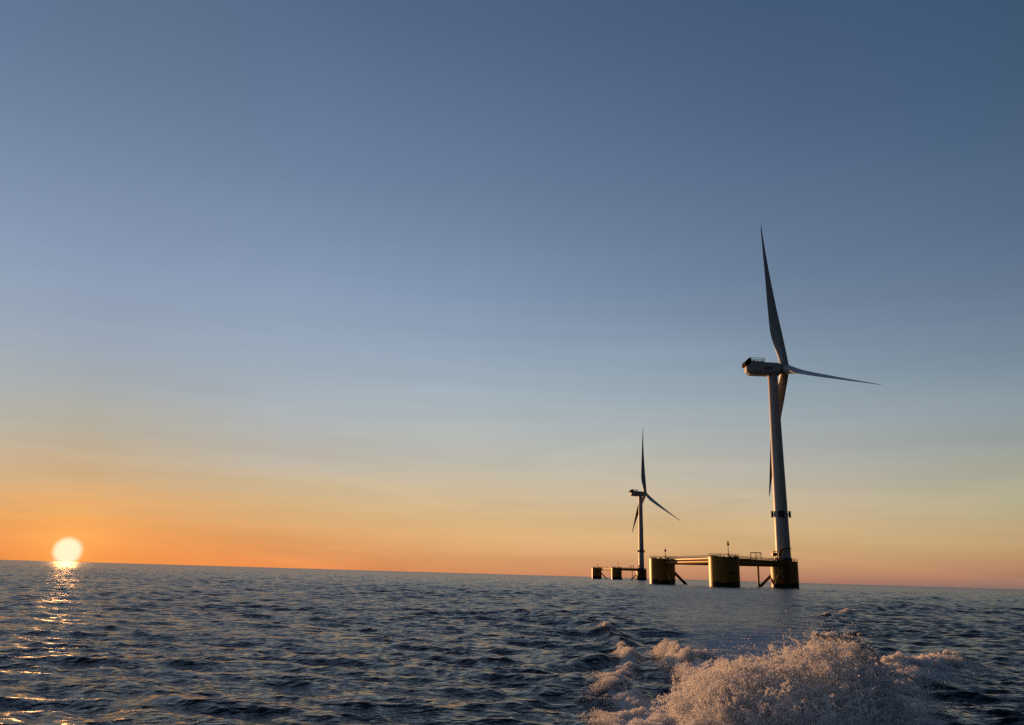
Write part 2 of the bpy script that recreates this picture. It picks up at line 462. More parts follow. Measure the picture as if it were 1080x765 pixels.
def sea_material():
    m = bpy.data.materials.new('sea_water'); m.use_nodes = True
    t = m.node_tree; b = t.nodes['Principled BSDF']; out = t.nodes['Material Output']
    nn, lk = t.nodes.new, t.links.new

    def attr(n):
        a = nn('ShaderNodeAttribute'); a.attribute_name = n; return a.outputs['Fac']
    geo = nn('ShaderNodeNewGeometry')

    def noise(scale, detail=3, st=(1, 1, 1), rough=.5):
        mp = nn('ShaderNodeMapping'); mp.inputs['Scale'].default_value = st; lk(geo.outputs['Position'], mp.inputs[0])
        n = nn('ShaderNodeTexNoise'); n.inputs['Scale'].default_value = scale; n.inputs['Detail'].default_value = detail
        n.inputs['Roughness'].default_value = rough
        lk(mp.outputs[0], n.inputs['Vector']); return n.outputs['Fac']
    foam, wake, ro = attr('foam'), attr('wake'), attr('rough')
    n1 = noise(4.5, 4, (1, 1.5, 1)); n2 = noise(0.9, 3, (1, 1.7, 1))
    bp = nn('ShaderNodeBump'); bp.inputs['Strength'].default_value = 1.0; bp.inputs['Distance'].default_value = 0.09
    lk(n1, bp.inputs['Height'])
    bp2 = nn('ShaderNodeBump'); bp2.inputs['Strength'].default_value = 1.0; bp2.inputs['Distance'].default_value = 0.22
    lk(n2, bp2.inputs['Height']); lk(bp.outputs[0], bp2.inputs['Normal'])
    # aerated water of the wake is paler
    cm = nn('ShaderNodeMix'); cm.data_type = 'RGBA'
    lk(mth(t, 'MULTIPLY', wake, mth(t, 'ADD', 0.1, mth(t, 'MULTIPLY', noise(0.25, 5, (1, .6, 1), .6), 1.2)), clamp=True), cm.inputs[0])
    cm.inputs[6].default_value = (0.012, 0.014, 0.025, 1); cm.inputs[7].default_value = (0.085, 0.095, 0.13, 1)
    lk(cm.outputs[2], b.inputs['Base Color'])
    lk(mth(t, 'ADD', ro, mth(t, 'MULTIPLY', wake, 0.14)), b.inputs['Roughness'])
    b.inputs['IOR'].default_value = 1.33
    # unresolved chop: beyond some tens of metres the facets are tilted directly
    mp = nn('ShaderNodeMapping'); mp.inputs['Scale'].default_value = (1, .8, 1); lk(geo.outputs['Position'], mp.inputs[0])
    cn = nn('ShaderNodeTexNoise'); cn.inputs['Scale'].default_value = 1.3; cn.inputs['Detail'].default_value = 3; lk(mp.outputs[0], cn.inputs['Vector'])
    sb = nn('ShaderNodeVectorMath'); sb.operation = 'SUBTRACT'; lk(cn.outputs['Color'], sb.inputs[0]); sb.inputs[1].default_value = (.5, .5, .5)
    ml = nn('ShaderNodeVectorMath'); ml.operation = 'MULTIPLY'; lk(sb.outputs[0], ml.inputs[0]); ml.inputs[1].default_value = (1, 1, 0)
    patch = mth(t, 'ADD', 0.35, mth(t, 'MULTIPLY', noise(0.035, 3, (1, 1, 1), .6), 1.3))
    amp = nn('ShaderNodeMapRange'); lk(ro, amp.inputs[0]); amp.inputs[1].default_value = .14; amp.inputs[2].default_value = .21; amp.inputs[3].default_value = 0.0; amp.inputs[4].default_value = 2.3
    k = mth(t, 'MULTIPLY', mth(t, 'MULTIPLY', amp.outputs[0], patch), mth(t, 'SUBTRACT', 1.0, mth(t, 'MULTIPLY', wake, 0.40)))
    sc_ = nn('ShaderNodeVectorMath'); sc_.operation = 'SCALE'; lk(ml.outputs[0], sc_.inputs[0]); lk(k, sc_.inputs['Scale'])
    ad = nn('ShaderNodeVectorMath'); ad.operation = 'ADD'; lk(bp2.outputs[0], ad.inputs[0]); lk(sc_.outputs[0], ad.inputs[1])
    nm_ = nn('ShaderNodeVectorMath'); nm_.operation = 'NORMALIZE'; lk(ad.outputs[0], nm_.inputs[0])
    lk(nm_.outputs[0], b.inputs['Normal'])
    # foam: threshold of the mask against broken noise
    fz = mth(t, 'ADD', mth(t, 'MULTIPLY', noise(3.2, 8, (1, 1, 1), .68), 0.75), mth(t, 'MULTIPLY', noise(16, 5, (1, 1, 1), .7), 0.35))
    f = mth(t, 'ADD', foam, mth(t, 'SUBTRACT', fz, 1.02))
    mr = nn('ShaderNodeMapRange'); mr.interpolation_type = 'SMOOTHSTEP'
    lk(f, mr.inputs[0]); mr.inputs[1].default_value = 0.0; mr.inputs[2].default_value = 0.22
    fo = nn('ShaderNodeBsdfDiffuse'); fo.inputs['Color'].default_value = (0.85, 0.85, 0.85, 1)
    fb = nn('ShaderNodeBump'); fb.inputs['Distance'].default_value = 0.10; lk(fz, fb.inputs['Height']); lk(fb.outputs[0], fo.inputs['Normal'])
    ms = nn('ShaderNodeMixShader'); lk(mr.outputs[0], ms.inputs[0]); lk(b.outputs[0], ms.inputs[1]); lk(fo.outputs[0], ms.inputs[2])
    lk(ms.outputs[0], out.inputs[0])
    return m


build_sea(sea_material())

# ------------------------------------------------------------------ spray
def water_drop_material():
    m = bpy.data.materials.new('white_water'); m.use_nodes = True
    t = m.node_tree; t.nodes.remove(t.nodes['Principled BSDF']); out = t.nodes['Material Output']
    d = t.nodes.new('ShaderNodeBsdfDiffuse'); d.inputs[0].default_value = (0.97, 0.97, 0.97, 1)
    tr = t.nodes.new('ShaderNodeBsdfTranslucent'); tr.inputs[0].default_value = (0.97, 0.97, 0.97, 1)
    mx = t.nodes.new('ShaderNodeMixShader'); mx.inputs[0].default_value = 0.72
    t.links.new(d.outputs[0], mx.inputs[1]); t.links.new(tr.outputs[0], mx.inputs[2])
    t.links.new(mx.outputs[0], out.inputs[0])
    return m


DROP = water_drop_material()


def core_material():
    """fine mist between the drops: an even volume that scatters forwards"""
    m = bpy.data.materials.new('fine_mist'); m.use_nodes = True
    t = m.node_tree; t.nodes.remove(t.nodes['Principled BSDF'])
    v = t.nodes.new('ShaderNodeVolumePrincipled')
    v.inputs['Color'].default_value = (0.97, 0.97, 0.97, 1); v.inputs['Density'].default_value = 2.2
    v.inputs['Anisotropy'].default_value = 0.45
    t.links.new(v.outputs[0], t.nodes['Material Output'].inputs['Volume'])
    return m


CORE = core_material()
OCT_V = np.array([(1, 0, 0), (-1, 0, 0), (0, 1, 0), (0, -1, 0), (0, 0, 1), (0, 0, -1)], float)
OCT_F = np.array([(0, 2, 4), (2, 1, 4), (1, 3, 4), (3, 0, 4), (2, 0, 5), (1, 2, 5), (3, 1, 5), (0, 3, 5)])


TET_V = np.array([(1, 1, 1), (1, -1, -1), (-1, 1, -1), (-1, -1, 1)], float) * .8
TET_F = np.array([(0, 1, 2), (0, 3, 1), (0, 2, 3), (1, 3, 2)])


def droplets(name, P, S):
    """tiny closed bodies of water: octahedra for the larger drops, tetrahedra for the smallest"""
    allV, allF, off = [], [], 0
    for BV, BF, k in ((OCT_V, OCT_F, S >= .006), (TET_V, TET_F, S < .006)):
        p, s = P[k], S[k]; n = len(p); nv = len(BV)
        q = rng.normal(size=(n, 4)); q /= np.linalg.norm(q, axis=1)[:, None]
        w, a, b, c = q.T
        Rm = np.stack([1 - 2 * (b * b + c * c), 2 * (a * b - c * w), 2 * (a * c + b * w),
                       2 * (a * b + c * w), 1 - 2 * (a * a + c * c), 2 * (b * c - a * w),
                       2 * (a * c - b * w), 2 * (b * c + a * w), 1 - 2 * (a * a + b * b)], -1).reshape(n, 3, 3)
        st = 1 + 0.8 * rng.random((n, 3))
        V = (BV[None] * st[:, None, :]) * s[:, None, None]
        V = np.einsum('nij,nkj->nki', Rm, V) + p[:, None, :]
        allV.append(V.reshape(-1, 3)); allF.append((BF[None] + (np.arange(n) * nv)[:, None, None]).reshape(-1, 3) + off)
        off += n * nv
    return np_mesh(name, np.vstack(allV), np.vstack(allF), DROP, False)


def noise3(P, s, seed):
    return (vnoise(P[:, 0] * s + P[:, 2] * s * .7, P[:, 1] * s - P[:, 2] * s * .7, seed)
            + vnoise(P[:, 0] * s + 17.3, P[:, 2] * s * 1.1, seed + 3) + vnoise(P[:, 1] * s, P[:, 2] * s + P[:, 0] * s * .4, seed + 7)) / 3


ENV= [(10.77, -0.063), (11.73, 0.332), (12.98, 0.549), (13.62, 0.712), (14.55, 0.864), (15.47, 0.954), (16.39, 1.028), (16.79, 0.942), (17.44, 0.921), (17.95, 1.111), (18.79, 1.215), (19.51, 1.286), (20.33, 1.358), (21.03, 1.398), (21.82, 1.379), (22.66, 1.391), (23.25, 1.31), (23.83, 1.084), (24.31, 0.889), (24.97, 0.644), (25.46, 0.372), (25.89, 0.132)]


def plume_top(A, D):
    az = np.array([e[0] for e in ENV]); hz = np.array([e[1] for e in ENV])
    top = np.interp(A, az, hz, left=0, right=0)
    prof = np.interp(D, [11.5, 12.6, 13.6, 14.6, 15.2, 16.2, 17.4, 18.2], [.30, .55, .82, 1, .97, .72, .35, .0])
    x = D * np.sin(np.radians(A)); y = D * np.cos(np.radians(A))
    return top * prof * (0.60 + 0.48 * fbm(x * 2.3, y * 2.3, 5, 91, 0.62))


def plume_core():
    """closed body of fine mist: the plume's own outline, a little inside its top"""
    A, D = np.meshgrid(np.linspace(10.5, 26.2, 260), np.linspace(11.6, 18.2, 160), indexing='ij')
    x = D * np.sin(np.radians(A)); y = D * np.cos(np.radians(A))
    T = plume_top(A, D) * .90 + .20 * (fbm(x * 3.2, y * 3.2, 4, 207, .6) - .5)
    ed = np.minimum(np.minimum(A - 10.5, 26.2 - A) / 1.2, np.minimum(D - 11.6, 18.2 - D) / .6)
    T = np.where(ed < 1, -.45 + (np.maximum(T, -.2) + .45) * np.clip(ed, 0, 1), np.maximum(T, -.3))
    n, m = A.shape
    Vt = np.stack([x, y, T + .02], -1).reshape(-1, 3); Vb = np.stack([x, y, np.full_like(x, -.5)], -1).reshape(-1, 3)
    i = np.arange(n - 1)[:, None]; j = np.arange(m - 1)[None, :]
    a = i * m + j
    F = np.stack([a, a + m, a + m + 1, a + 1], -1).reshape(-1, 4)
    K = n * m
    rim = np.concatenate([np.arange(m), np.arange(1, n) * m + m - 1, (n - 1) * m + np.arange(m - 2, -1, -1), np.arange(n - 2, 0, -1) * m])
    nx = np.roll(rim, -1)
    side = np.stack([rim, nx, nx + K, rim + K], -1)
    return np.vstack([Vt, Vb]), np.vstack([F, F[:, ::-1] + K, side])


def spray_plume():
    az = np.array([e[0] for e in ENV]); hz = np.array([e[1] for e in ENV])
    # candidate points in the plume's volume: azimuth from the boat, distance, height
    n = 5400000
    A = rng.uniform(9.8, 26.4, n); D = rng.uniform(11.5, 18.2, n)
    x = D * np.sin(np.radians(A)); y = D * np.cos(np.radians(A))
    T = plume_top(A, D)
    z = rng.random(n) ** 0.85 * 1.7 - 0.05
    P = np.stack([x, y, z], -1)
    Q = P * np.array([1, 1, .55])
    ridge = 1 - np.abs(2 * noise3(Q, 9.0, 59) - 1) * 1.6                 # stringy nets of drops
    fluff = noise3(Q, 3.6, 41) * 0.50 + ridge * 0.26 + noise3(Q, 24.0, 63) * 0.2
    rel = z / np.maximum(T, 1e-3)
    dens = np.clip((1.12 - rel) * 3.0, 0, 1) * np.clip((fluff - 0.50 + 0.14 * (1 - rel)) * 8, 0.03, 1)
    keep = (rng.random(n) < dens) & (T > 0.04)
    P = P[keep]
    S = 0.0021 + 0.0048 * rng.random(len(P)) ** 2.6
    PP, SS = [P], [S]

    # ropes and beads of water thrown clear of the top
    def rope(pts, r0, m, jit=.018):
        pts = np.array(pts, float)
        s = np.linspace(0, len(pts) - 1, m); i = np.minimum(s.astype(int), len(pts) - 2); f = (s - i)[:, None]
        q = pts[i] * (1 - f) + pts[i + 1] * f
        wob = np.stack([np.interp(s * 6, np.arange(200), rng.normal(0, .02, 200)) for _ in range(3)], -1)
        q = q + wob + rng.normal(0, jit, (m, 3)) * (0.35 + rng.random((m, 1)) ** 3 * 1.6)
        PP.append(q); SS.append(r0 * .8 * (0.4 + rng.random(m)))
    rope([(5.22, 14.07, 1.0), (5.23, 14.06, 1.22), (5.26, 14.04, 1.50)], .010, 420)
    rope([(5.28, 14.04, 1.47), (5.36, 14.01, 1.43), (5.49, 13.96, 1.41), (5.66, 13.89, 1.44), (5.82, 13.82, 1.41), (5.95, 13.77, 1.34), (6.05, 13.73, 1.26), (6.14, 13.70, 1.16), (6.18, 13.68, 1.0)], .0125, 2200, .015)
    rope([(5.38, 14.0, 1.41), (5.55, 13.94, 1.36), (5.68, 13.88, 1.26)], .009, 420)
    rope([(5.80, 13.83, 1.42), (5.90, 13.78, 1.30), (5.97, 13.76, 1.18), (5.96, 13.8, 1.05)], .012, 700, .026)
    rope([(5.70, 13.86, 1.42), (5.84, 13.8, 1.35), (5.98, 13.76, 1.27)], .013, 700, .035)
    for _ in range(330):
        a = rng.uniform(11.2, 25.2); d = rng.uniform(13.4, 15.4)
        h0 = np.interp(a, az, hz)
        dirx = rng.normal(0, .10); diry = rng.normal(0, .10); up = abs(rng.normal(.13, .10))
        bx, by = d * math.sin(rad(a)), d * math.cos(rad(a))
        pr = np.interp(d, [13.4, 14.6, 15.4], [.8, 1, .9]) * .88
        pts = [(bx + dirx * s, by + diry * s, h0 * pr + up * s * 1.6 - up * s * s * .8) for s in np.linspace(0, 1.7, 6)]
        rope(pts, .0065 + .003 * rng.random(), int(rng.integers(60, 170)), .012)
    # curling strings of water over the face and the crown of the plume
    for _ in range(1300):
        a = rng.uniform(11.0, 25.2); d = rng.uniform(12.4, 15.6)
        Tt = float(plume_top(np.array([a]), np.array([d]))[0])
        if Tt < .2: continue
        p = np.array([d * math.sin(rad(a)), d * math.cos(rad(a)), Tt * rng.uniform(.72, 1.0)])
        v = np.array([rng.normal(0, .5), rng.normal(-.3, .4), abs(rng.normal(.9, .5))]) * .09
        pts = [p.copy()]
        for _k in range(int(rng.integers(3, 7))):
            v = v + np.array([rng.normal(0, .03), rng.normal(0, .03), -.035]); p = p + v; pts.append(p.copy())
        rope(pts, .0058 + .0032 * rng.random(), int(rng.integers(50, 150)), .007)
    # loose drops
    m = 3600
    a = rng.uniform(10, 26.2, m); d = rng.uniform(12.5, 17, m)
    zz = np.interp(a, az, hz) * (0.75 + np.abs(rng.normal(0, .22, m)))
    PP.append(np.stack([d * np.sin(np.radians(a)), d * np.cos(np.radians(a)), zz], -1)); SS.append(.003 + .006 * rng.random(m) ** 2)
    P = np.vstack(PP); S = np.concatenate(SS)
    o = droplets('spray', P, S)
    V, F = plume_core()
    c = np_mesh('mist', V, F, CORE, False)
    c.parent = o
    tag(o, 'tall bushy plume of white spray thrown up behind the boat, orange on its left side', 'spray', kind='stuff')


def crest_foam():
    PP, SS = [], []
    for nm, pl in CRESTS.items():
        dens = {'left': 20000, 'inner': 58000, 'right': 46000, 'side': 7000}[nm]
        for a, b in zip(pl[:-1], pl[1:]):
            ln = math.hypot(b[0] - a[0], b[1] - a[1])
            n = int(dens * ln * (a[2] + b[2]) / 2 * (a[3] + b[3]) / 2 * 1.6)
            t = rng.random(n)
            g = rng.normal(0, .55, (n, 2)) * (a[2] + (b[2] - a[2]) * t)[:, None]
            x = a[0] + (b[0] - a[0]) * t + g[:, 0]; y = a[1] + (b[1] - a[1]) * t + g[:, 1]
            fo = a[3] + (b[3] - a[3]) * t; he = a[4] + (b[4] - a[4]) * t
            lump = fbm(x * 1.9, y * 1.5, 4, 131, .6)
            k = rng.random(n) < np.clip((lump - .62 + fo * .32) * 5, 0, 1)
            x, y, he, lump = x[k], y[k], he[k], lump[k]
            _, _, dz, _, _ = sea_offset(x, y, np.full(len(x), .08))
            up = rng.random(len(x)) ** 1.6 * (he * 1.1) * np.clip((lump - .40) * 3.2, .05, 1.2)
            PP.append(np.stack([x, y, dz + up - .01], -1)); SS.append(.0028 + .0070 * rng.random(len(x)) ** 2.4)
    for (sx, sy, w) in SPOTS:
        n = int(1500 * w)
        x = rng.normal(sx, w * .8, n); y = rng.normal(sy, w * .5, n)
        _, _, dz, _, _ = sea_offset(x, y, np.full(n, .2))
        PP.append(np.stack([x, y, dz + rng.random(n) ** 2 * .14 * np.exp(-((x - sx) / w) ** 2)], -1)); SS.append(.012 + .02 * rng.random(n))
    P = np.vstack(PP); S = np.concatenate(SS)
    o = droplets('wake_foam', P, S)
    tag(o, 'lumpy white foam breaking along the crests of the boat wake, beside the spray', 'foam', kind='stuff')


spray_plume()
crest_foam()

# ------------------------------------------------------------------ floating wind turbines
YELLOW = painted('yellow_paint', (0.42, 0.22, 0.045), (0.16, 0.10, 0.035), 0.45, 0.5, 0.5, 0.18)
YELLOW_HULL = painted('yellow_hull_paint', (0.42, 0.22, 0.045), (0.15, 0.09, 0.03), 0.45, 0.4, 0.5, 0.12, waterline=True)
WHITE = painted('white_tower_paint', (0.62, 0.63, 0.64), (0.40, 0.40, 0.39), 0.42, 0.35, 0.5, 0.08)
BLADE_M = painted('blade_paint', (0.58, 0.60, 0.61), (0.38, 0.38, 0.38), 0.38, 0.3, 0.4, 1.0)
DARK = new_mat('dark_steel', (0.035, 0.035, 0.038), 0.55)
GALV = painted('galvanised_steel', (0.24, 0.24, 0.24), (0.12, 0.10, 0.08), 0.5, 2.0, 0.5, 0.4)
COOLER = new_mat('cooler_casing', (0.030, 0.019, 0.007), 0.95, spec=0.05)
LETTER = new_mat('dark_lettering', (0.02, 0.02, 0.025), 0.5)

TB = Vector((122.0, 356.0, 0))                     # foot of the near tower
LC = Vector((71.8, 373.4, 0)) - TB                 # left column, middle column relative to it
MC = Vector((84.6, 315.1, 0)) - TB
COLS = {'T': Vector((0, 0, 0)), 'L': LC, 'M': MC}
CR, TOPZ = 5.8, 11.2


def railing(mb, pts, z, h=1.1, closed=False, post=1.6, r=.05):
    pts = [Vector((p[0], p[1], z)) for p in pts]
    if closed: pts.append(pts[0])
    for a, b in zip(pts[:-1], pts[1:]):
        for hh in (h, h * .55):
            mb.tube([a + Vector((0, 0, hh)), b + Vector((0, 0, hh))], r, 5, False)
        n = max(1, round((b - a).length / post))
        for i in range(n):
            p = a + (b - a) * (i / n)
            mb.tube([p, p + Vector((0, 0, h))], r, 5)


def column(root, key):
    c = COLS[key]
    mb = MB()
    mb.lathe([(CR, -12), (CR, TOPZ - .35), (CR + .0, TOPZ - .30), (CR + .16, TOPZ - .28), (CR + .16, TOPZ - .05), (CR - .05, TOPZ)], 72)
    o = mb.build('platform_column', YELLOW_HULL, root, 30); o.location = c
    ring = [((CR - .15) * math.cos(a), (CR - .15) * math.sin(a)) for a in [2 * math.pi * i / 20 for i in range(20)]]
    mb = MB(); railing(mb, ring, TOPZ, closed=True, post=1.9)
    mb.build('railing', GALV, o)
    # deck gear: hatches, bollards, small cabinets
    rnd = random.Random(hash(key) % 7 if False else {'T': 3, 'L': 5, 'M': 8}[key])
    for i in range(9):
        a = 2 * math.pi * i / 9 + rnd.uniform(-.2, .2); rr = rnd.uniform(3.6, 4.9)
        s = rnd.choice([(.5, .5, .7), (.9, .5, .55), (.35, .35, 1.0), (1.2, .7, .4)])
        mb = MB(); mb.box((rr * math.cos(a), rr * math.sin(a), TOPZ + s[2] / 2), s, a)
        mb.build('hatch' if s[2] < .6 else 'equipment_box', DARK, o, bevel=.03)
    if key in 'LM':
        h = 4.2 if key == 'L' else 5.8
        off = Vector((.9, -3.2, 0)) if key == 'L' else Vector((1.2, -2.6, 0))
        mb = MB(); b = off + Vector((0, 0, TOPZ))
        mb.tube([b, b + Vector((0, 0, h))], [.16, .10], 8)
        mb.tube([b, b + Vector((0, 0, 1.3))], .3, 8)
        m = mb.build('lantern_mast', DARK, o, 40)
        mb = MB(); q = b + Vector((0, 0, h * .74))
        mb.lathe([(.12, q.z), (.48, q.z + .15), (.52, q.z + .75), (.2, q.z + 1.0)], 14, (q.x, q.y))
        mb.lathe([(.10, q.z + 1.0), (.28, b.z + h - .2), (.28, b.z + h + .15), (0.02, b.z + h + .3)], 12, (q.x, q.y))
        mb.build('lantern', DARK, o, 40)
        # boat rubbing marks and name plate facing the boat
        va = math.atan2(-(TB + c).y, -(TB + c).x) + (rad(24) if key == 'M' else rad(8))
        mb = MB()
        if key == 'M':
            for (da, w, z) in ((0, 1.6, 5.2), (.19, .55, 5.0)):
                a = va + da; mb = MB(); mb.box(((CR + .03) * math.cos(a), (CR + .03) * math.sin(a), z), (.10, w, .62), a)
                mb.build('name_plate', DARK, o)
        else:
            for (da, w, z, hh) in ((0, .9, 8.6, .5), (-.05, 1.6, 10.3, .35)):
                a = va + da; mb = MB(); mb.box(((CR + .05) * math.cos(a), (CR + .05) * math.sin(a), z), (.2, w, hh), a)
                mb.build('fender_bracket', DARK, o)
    return o


def edge_beam(root, a, b, gantry=False):
    A, B = COLS[a], COLS[b]
    d = (B - A).normalized(); n = Vector((-d.y, d.x, 0)); Lg = (B - A).length
    s, e = A + d * (CR - .4), B - d * (CR - .4)
    ang = math.atan2(d.y, d.x)
    mb = MB()
    mb.tube([s + Vector((0, 0, 9.55)), e + Vector((0, 0, 9.55))], .78, 20)
    k = int(Lg // 3.5)
    for i in range(1, k):                              # brackets that carry the walkway
        p = s + (e - s) * (i / k)
        mb.box((p.x, p.y, 10.5), (.16, 1.9, .56), ang)
    o = mb.build('deck_beam', YELLOW, root, 35)
    mb = MB(); c = (s + e) / 2
    mb.box((c.x, c.y, 10.86), ((e - s).length, 2.1, .16), ang)
    for sg in (-1, 1):
        q = c + n * sg * 1.0; mb.box((q.x, q.y, 10.70), ((e - s).length, .12, .3), ang)
    mb.build('walkway', YELLOW, o)
    mb = MB()
    for sg in (-1, 1):
        railing(mb, [s + d * .6 + n * sg, e - d * .6 + n * sg], 10.94, post=1.7)
    for sg in (-.5, .2, .5):                           # cable trays and pipes on the walkway
        mb.tube([s + n * sg + Vector((0, 0, 11.05)), e + n * sg + Vector((0, 0, 11.05))], .09, 6)
    mb.build('railing', GALV, o)
    mb = MB()
    mb.tube([A + d * 4 + Vector((0, 0, -9)), B - d * 4 + Vector((0, 0, -9))], .9, 14)
    mb.build('lower_beam', YELLOW, root, 35)
    return d, n


def brace(root, frm, to):
    A, B = COLS[frm], COLS[to]
    d = (B - A).normalized()
    mb = MB(); mb.tube([A + d * 5.2 + Vector((0, 0, 5.5)), A + d * 14.7 + Vector((0, 0, -4.0))], .62, 18)
    return mb.build('brace', YELLOW_BR, root, 35)


YELLOW_BR = painted('yellow_brace_paint', (0.40, 0.24, 0.03), (0.10, 0.07, 0.03), 0.5, 0.5, 0.6, 0.3, waterline=True)


def tower_section():
    mb = MB()
    H = 98.4
    prof = []
    for i in range(25):
        z = TOPZ + (H - 3.4 - TOPZ) * i / 24
        r = 3.2 - (3.2 - 2.18) * (i / 24)
        prof.append((r, z))
    P = [(3.55, TOPZ), (3.55, TOPZ + .35), (3.22, TOPZ + .4)] + prof[1:]
    mb.lathe(P, 72)
    for z in (36.5, 63.0):
        r = np.interp(z, [TOPZ, H - 3.4], [3.2, 2.18])
        mb.lathe([(r, z - .07), (r + .035, z - .06), (r + .035, z + .06), (r, z + .07)], 72)
    return mb


def turbine(loc, label, rot, psi, th, cone, over, H, lift):
    root = bpy.data.objects.new('floating_wind_turbine', None); col.objects.link(root)
    root.empty_display_size = 10
    tag(root, label, 'wind turbine', 'floating wind turbines')
    for k in 'TLM': column(root, k)
    edge_beam(root, 'L', 'M'); d, n = edge_beam(root, 'T', 'M'); edge_beam(root, 'T', 'L')
    for q in ('LM', 'LT', 'TM', 'TL', 'ML', 'MT'): brace(root, q[0], q[1])
    d = (COLS['L'] - COLS['T']).normalized(); n = Vector((-d.y, d.x, 0))
    ang = math.atan2(d.y, d.x)
    # caisson pipe down from the beam, with the lifting frame on the deck above it
    mb = MB(); p = d * 11.0
    mb.tube([p + n * .0 + Vector((0, 0, 9.6)), p + Vector((0, 0, -4))], .46, 14)
    mb.build('caisson_pipe', YELLOW_BR, root, 35)
    mb = MB()
    c0, c1 = d * 9.4, d * 13.8
    for sg in (-.95, .95):
        for q in (c0, (c0 + c1) / 2, c1):
            g = q + n * sg; mb.box((g.x, g.y, 12.75), (.24, .24, 3.7), ang)
        g = (c0 + c1) / 2 + n * sg; mb.box((g.x, g.y, 14.72), (4.7, .26, .3), ang)
        mb.tube([c0 + n * sg + Vector((0, 0, 14.5)), (c0 + c1) / 2 + n * sg + Vector((0, 0, 12.6))], .06, 6)
    for q in (c0, c1):
        mb.box((q.x, q.y, 14.72), (.26, 1.9, .28), ang)
    mb.build('lifting_frame', DARK, root)
    # stair tower and cabinets left of the tower
    mb = MB()
    q = d * 4.7 + n * .0
    # screen-left side of the tower column as seen from the boat
    left = Vector((-.95, .33, 0))
    b = left * 3.9 + Vector((-.1, -.9, 0))
    for dx, dy in ((-.9, -.8), (.9, -.8), (.9, .8), (-.9, .8)):
        mb.box((b.x + dx, b.y + dy, TOPZ + 2.1), (.14, .14, 4.2))
    mb.box((b.x, b.y, TOPZ + 2.9), (2.0, 1.8, 1.5)); mb.box((b.x - .1, b.y, TOPZ + 4.25), (1.7, 1.5, .3))
    mb.box((b.x + .5, b.y, TOPZ + .9), (.9, 1.3, 1.8))
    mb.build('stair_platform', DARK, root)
    # crane
    u = Vector((.94, -.32, 0)); f = Vector((-.33, -.94, 0))       # right and towards the boat
    base = f * 4.3 - u * 1.5
    crn = MB()
    crn.tube([base + Vector((0, 0, TOPZ)), base + Vector((0, 0, TOPZ + 2.6))], [.62, .5], 16)
    crn.lathe([(.75, TOPZ + 2.5), (.75, TOPZ + 3.2), (.3, TOPZ + 3.25)], 16, (base.x, base.y))
    co = crn.build('deck_crane', YELLOW, root, 35)
    bm_ = MB()
    pts = [base + u * a + Vector((0, 0, TOPZ + z)) for a, z in ((0, 2.9), (.1, 3.7), (.5, 4.5), (1.2, 5.15), (2.1, 5.45), (3.4, 5.55), (5.0, 5.5))]
    bm_.tube(pts, [.5, .5, .46, .42, .34, .28, .16], 10)
    bm_.tube([base + u * .15 + Vector((0, 0, TOPZ + 3.0)), base + u * 1.9 + Vector((0, 0, TOPZ + 5.3))], .16, 8)
    bm_.tube([pts[-1], pts[-1] + Vector((0, 0, -1.2))], .05, 5)
    bm_.build('crane_boom', YELLOW, co, 35)
    # hose reel and deck cabinets near the crane
    mb = MB()
    g = base + u * 3.2
    mb.box((g.x, g.y, TOPZ + .75), (3.6, 1.3, 1.5), math.atan2(u.y, u.x))
    g = base - u * 1.0; mb.box((g.x, g.y, TOPZ + .5), (.9, .9, 1.0))
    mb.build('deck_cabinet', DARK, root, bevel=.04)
    # boat landing
    mb = MB()
    bl = f * (CR + .95) + u * .75
    for s in (-.95, .95):
        q = bl + u * s
        mb.tube([q + Vector((0, 0, -4)), q + Vector((0, 0, 9.2)), q - f * .8 + Vector((0, 0, 10.3))], .28, 12)
        for z in (1.6, 5.0, 8.6):
            mb.tube([q + Vector((0, 0, z)), q - f * 1.5 + Vector((0, 0, z))], .15, 8)
    fen = mb.build('boat_landing', DARK, root, 40)
    mb = MB()
    for s in (-.28, .28):
        q = bl - f * .45 + u * s; mb.tube([q + Vector((0, 0, -2)), q + Vector((0, 0, TOPZ + 1.1))], .06, 6)
    for i in range(38):
        q = bl - f * .45 + Vector((0, 0, -1.5 + i * .34)); mb.tube([q - u * .28, q + u * .28], .03, 5)
    for i in range(6):                                  # safety cage and rest platform
        z = 7.0 + i * .85
        mb.tube([bl - f * .45 + u * (.5 * math.cos(a)) + f * (.62 * math.sin(a)) + Vector((0, 0, z)) for a in [math.pi * j / 6 for j in range(7)]], .035, 5)
    mb.box(((bl - f * .3).x, (bl - f * .3).y, 6.2), (2.6, 1.1, .12), math.atan2(u.y, u.x))
    mb.build('ladder', DARK, fen)
    # tower
    tw = tower_section().build('tower', WHITE, root, 30)
    for i in range(4):
        a = math.atan2(-356, -122) + rad(2) + i * math.pi / 2
        r = 3.55
        mb = MB(); z0 = 31.6
        mb.box(((r + .15) * math.cos(a), (r + .15) * math.sin(a), z0), (.95, 2.7, 2.7), a)
        mb.tube([(2.8 * math.cos(a), 2.8 * math.sin(a), z0), (r * math.cos(a), r * math.sin(a), z0)], .3, 8)
        mb.build('marker_box', DARK, tw, bevel=.08)
    a = math.atan2(-356, -122) - rad(38)
    mb = MB(); mb.box((3.17 * math.cos(a), 3.17 * math.sin(a), TOPZ + 1.75), (.12, 1.0, 2.2), a)
    mb.build('tower_door', DARK, tw, bevel=.02)
    # nacelle: origin at hub height on the tower axis, +x towards the rotor
    nac = MB()
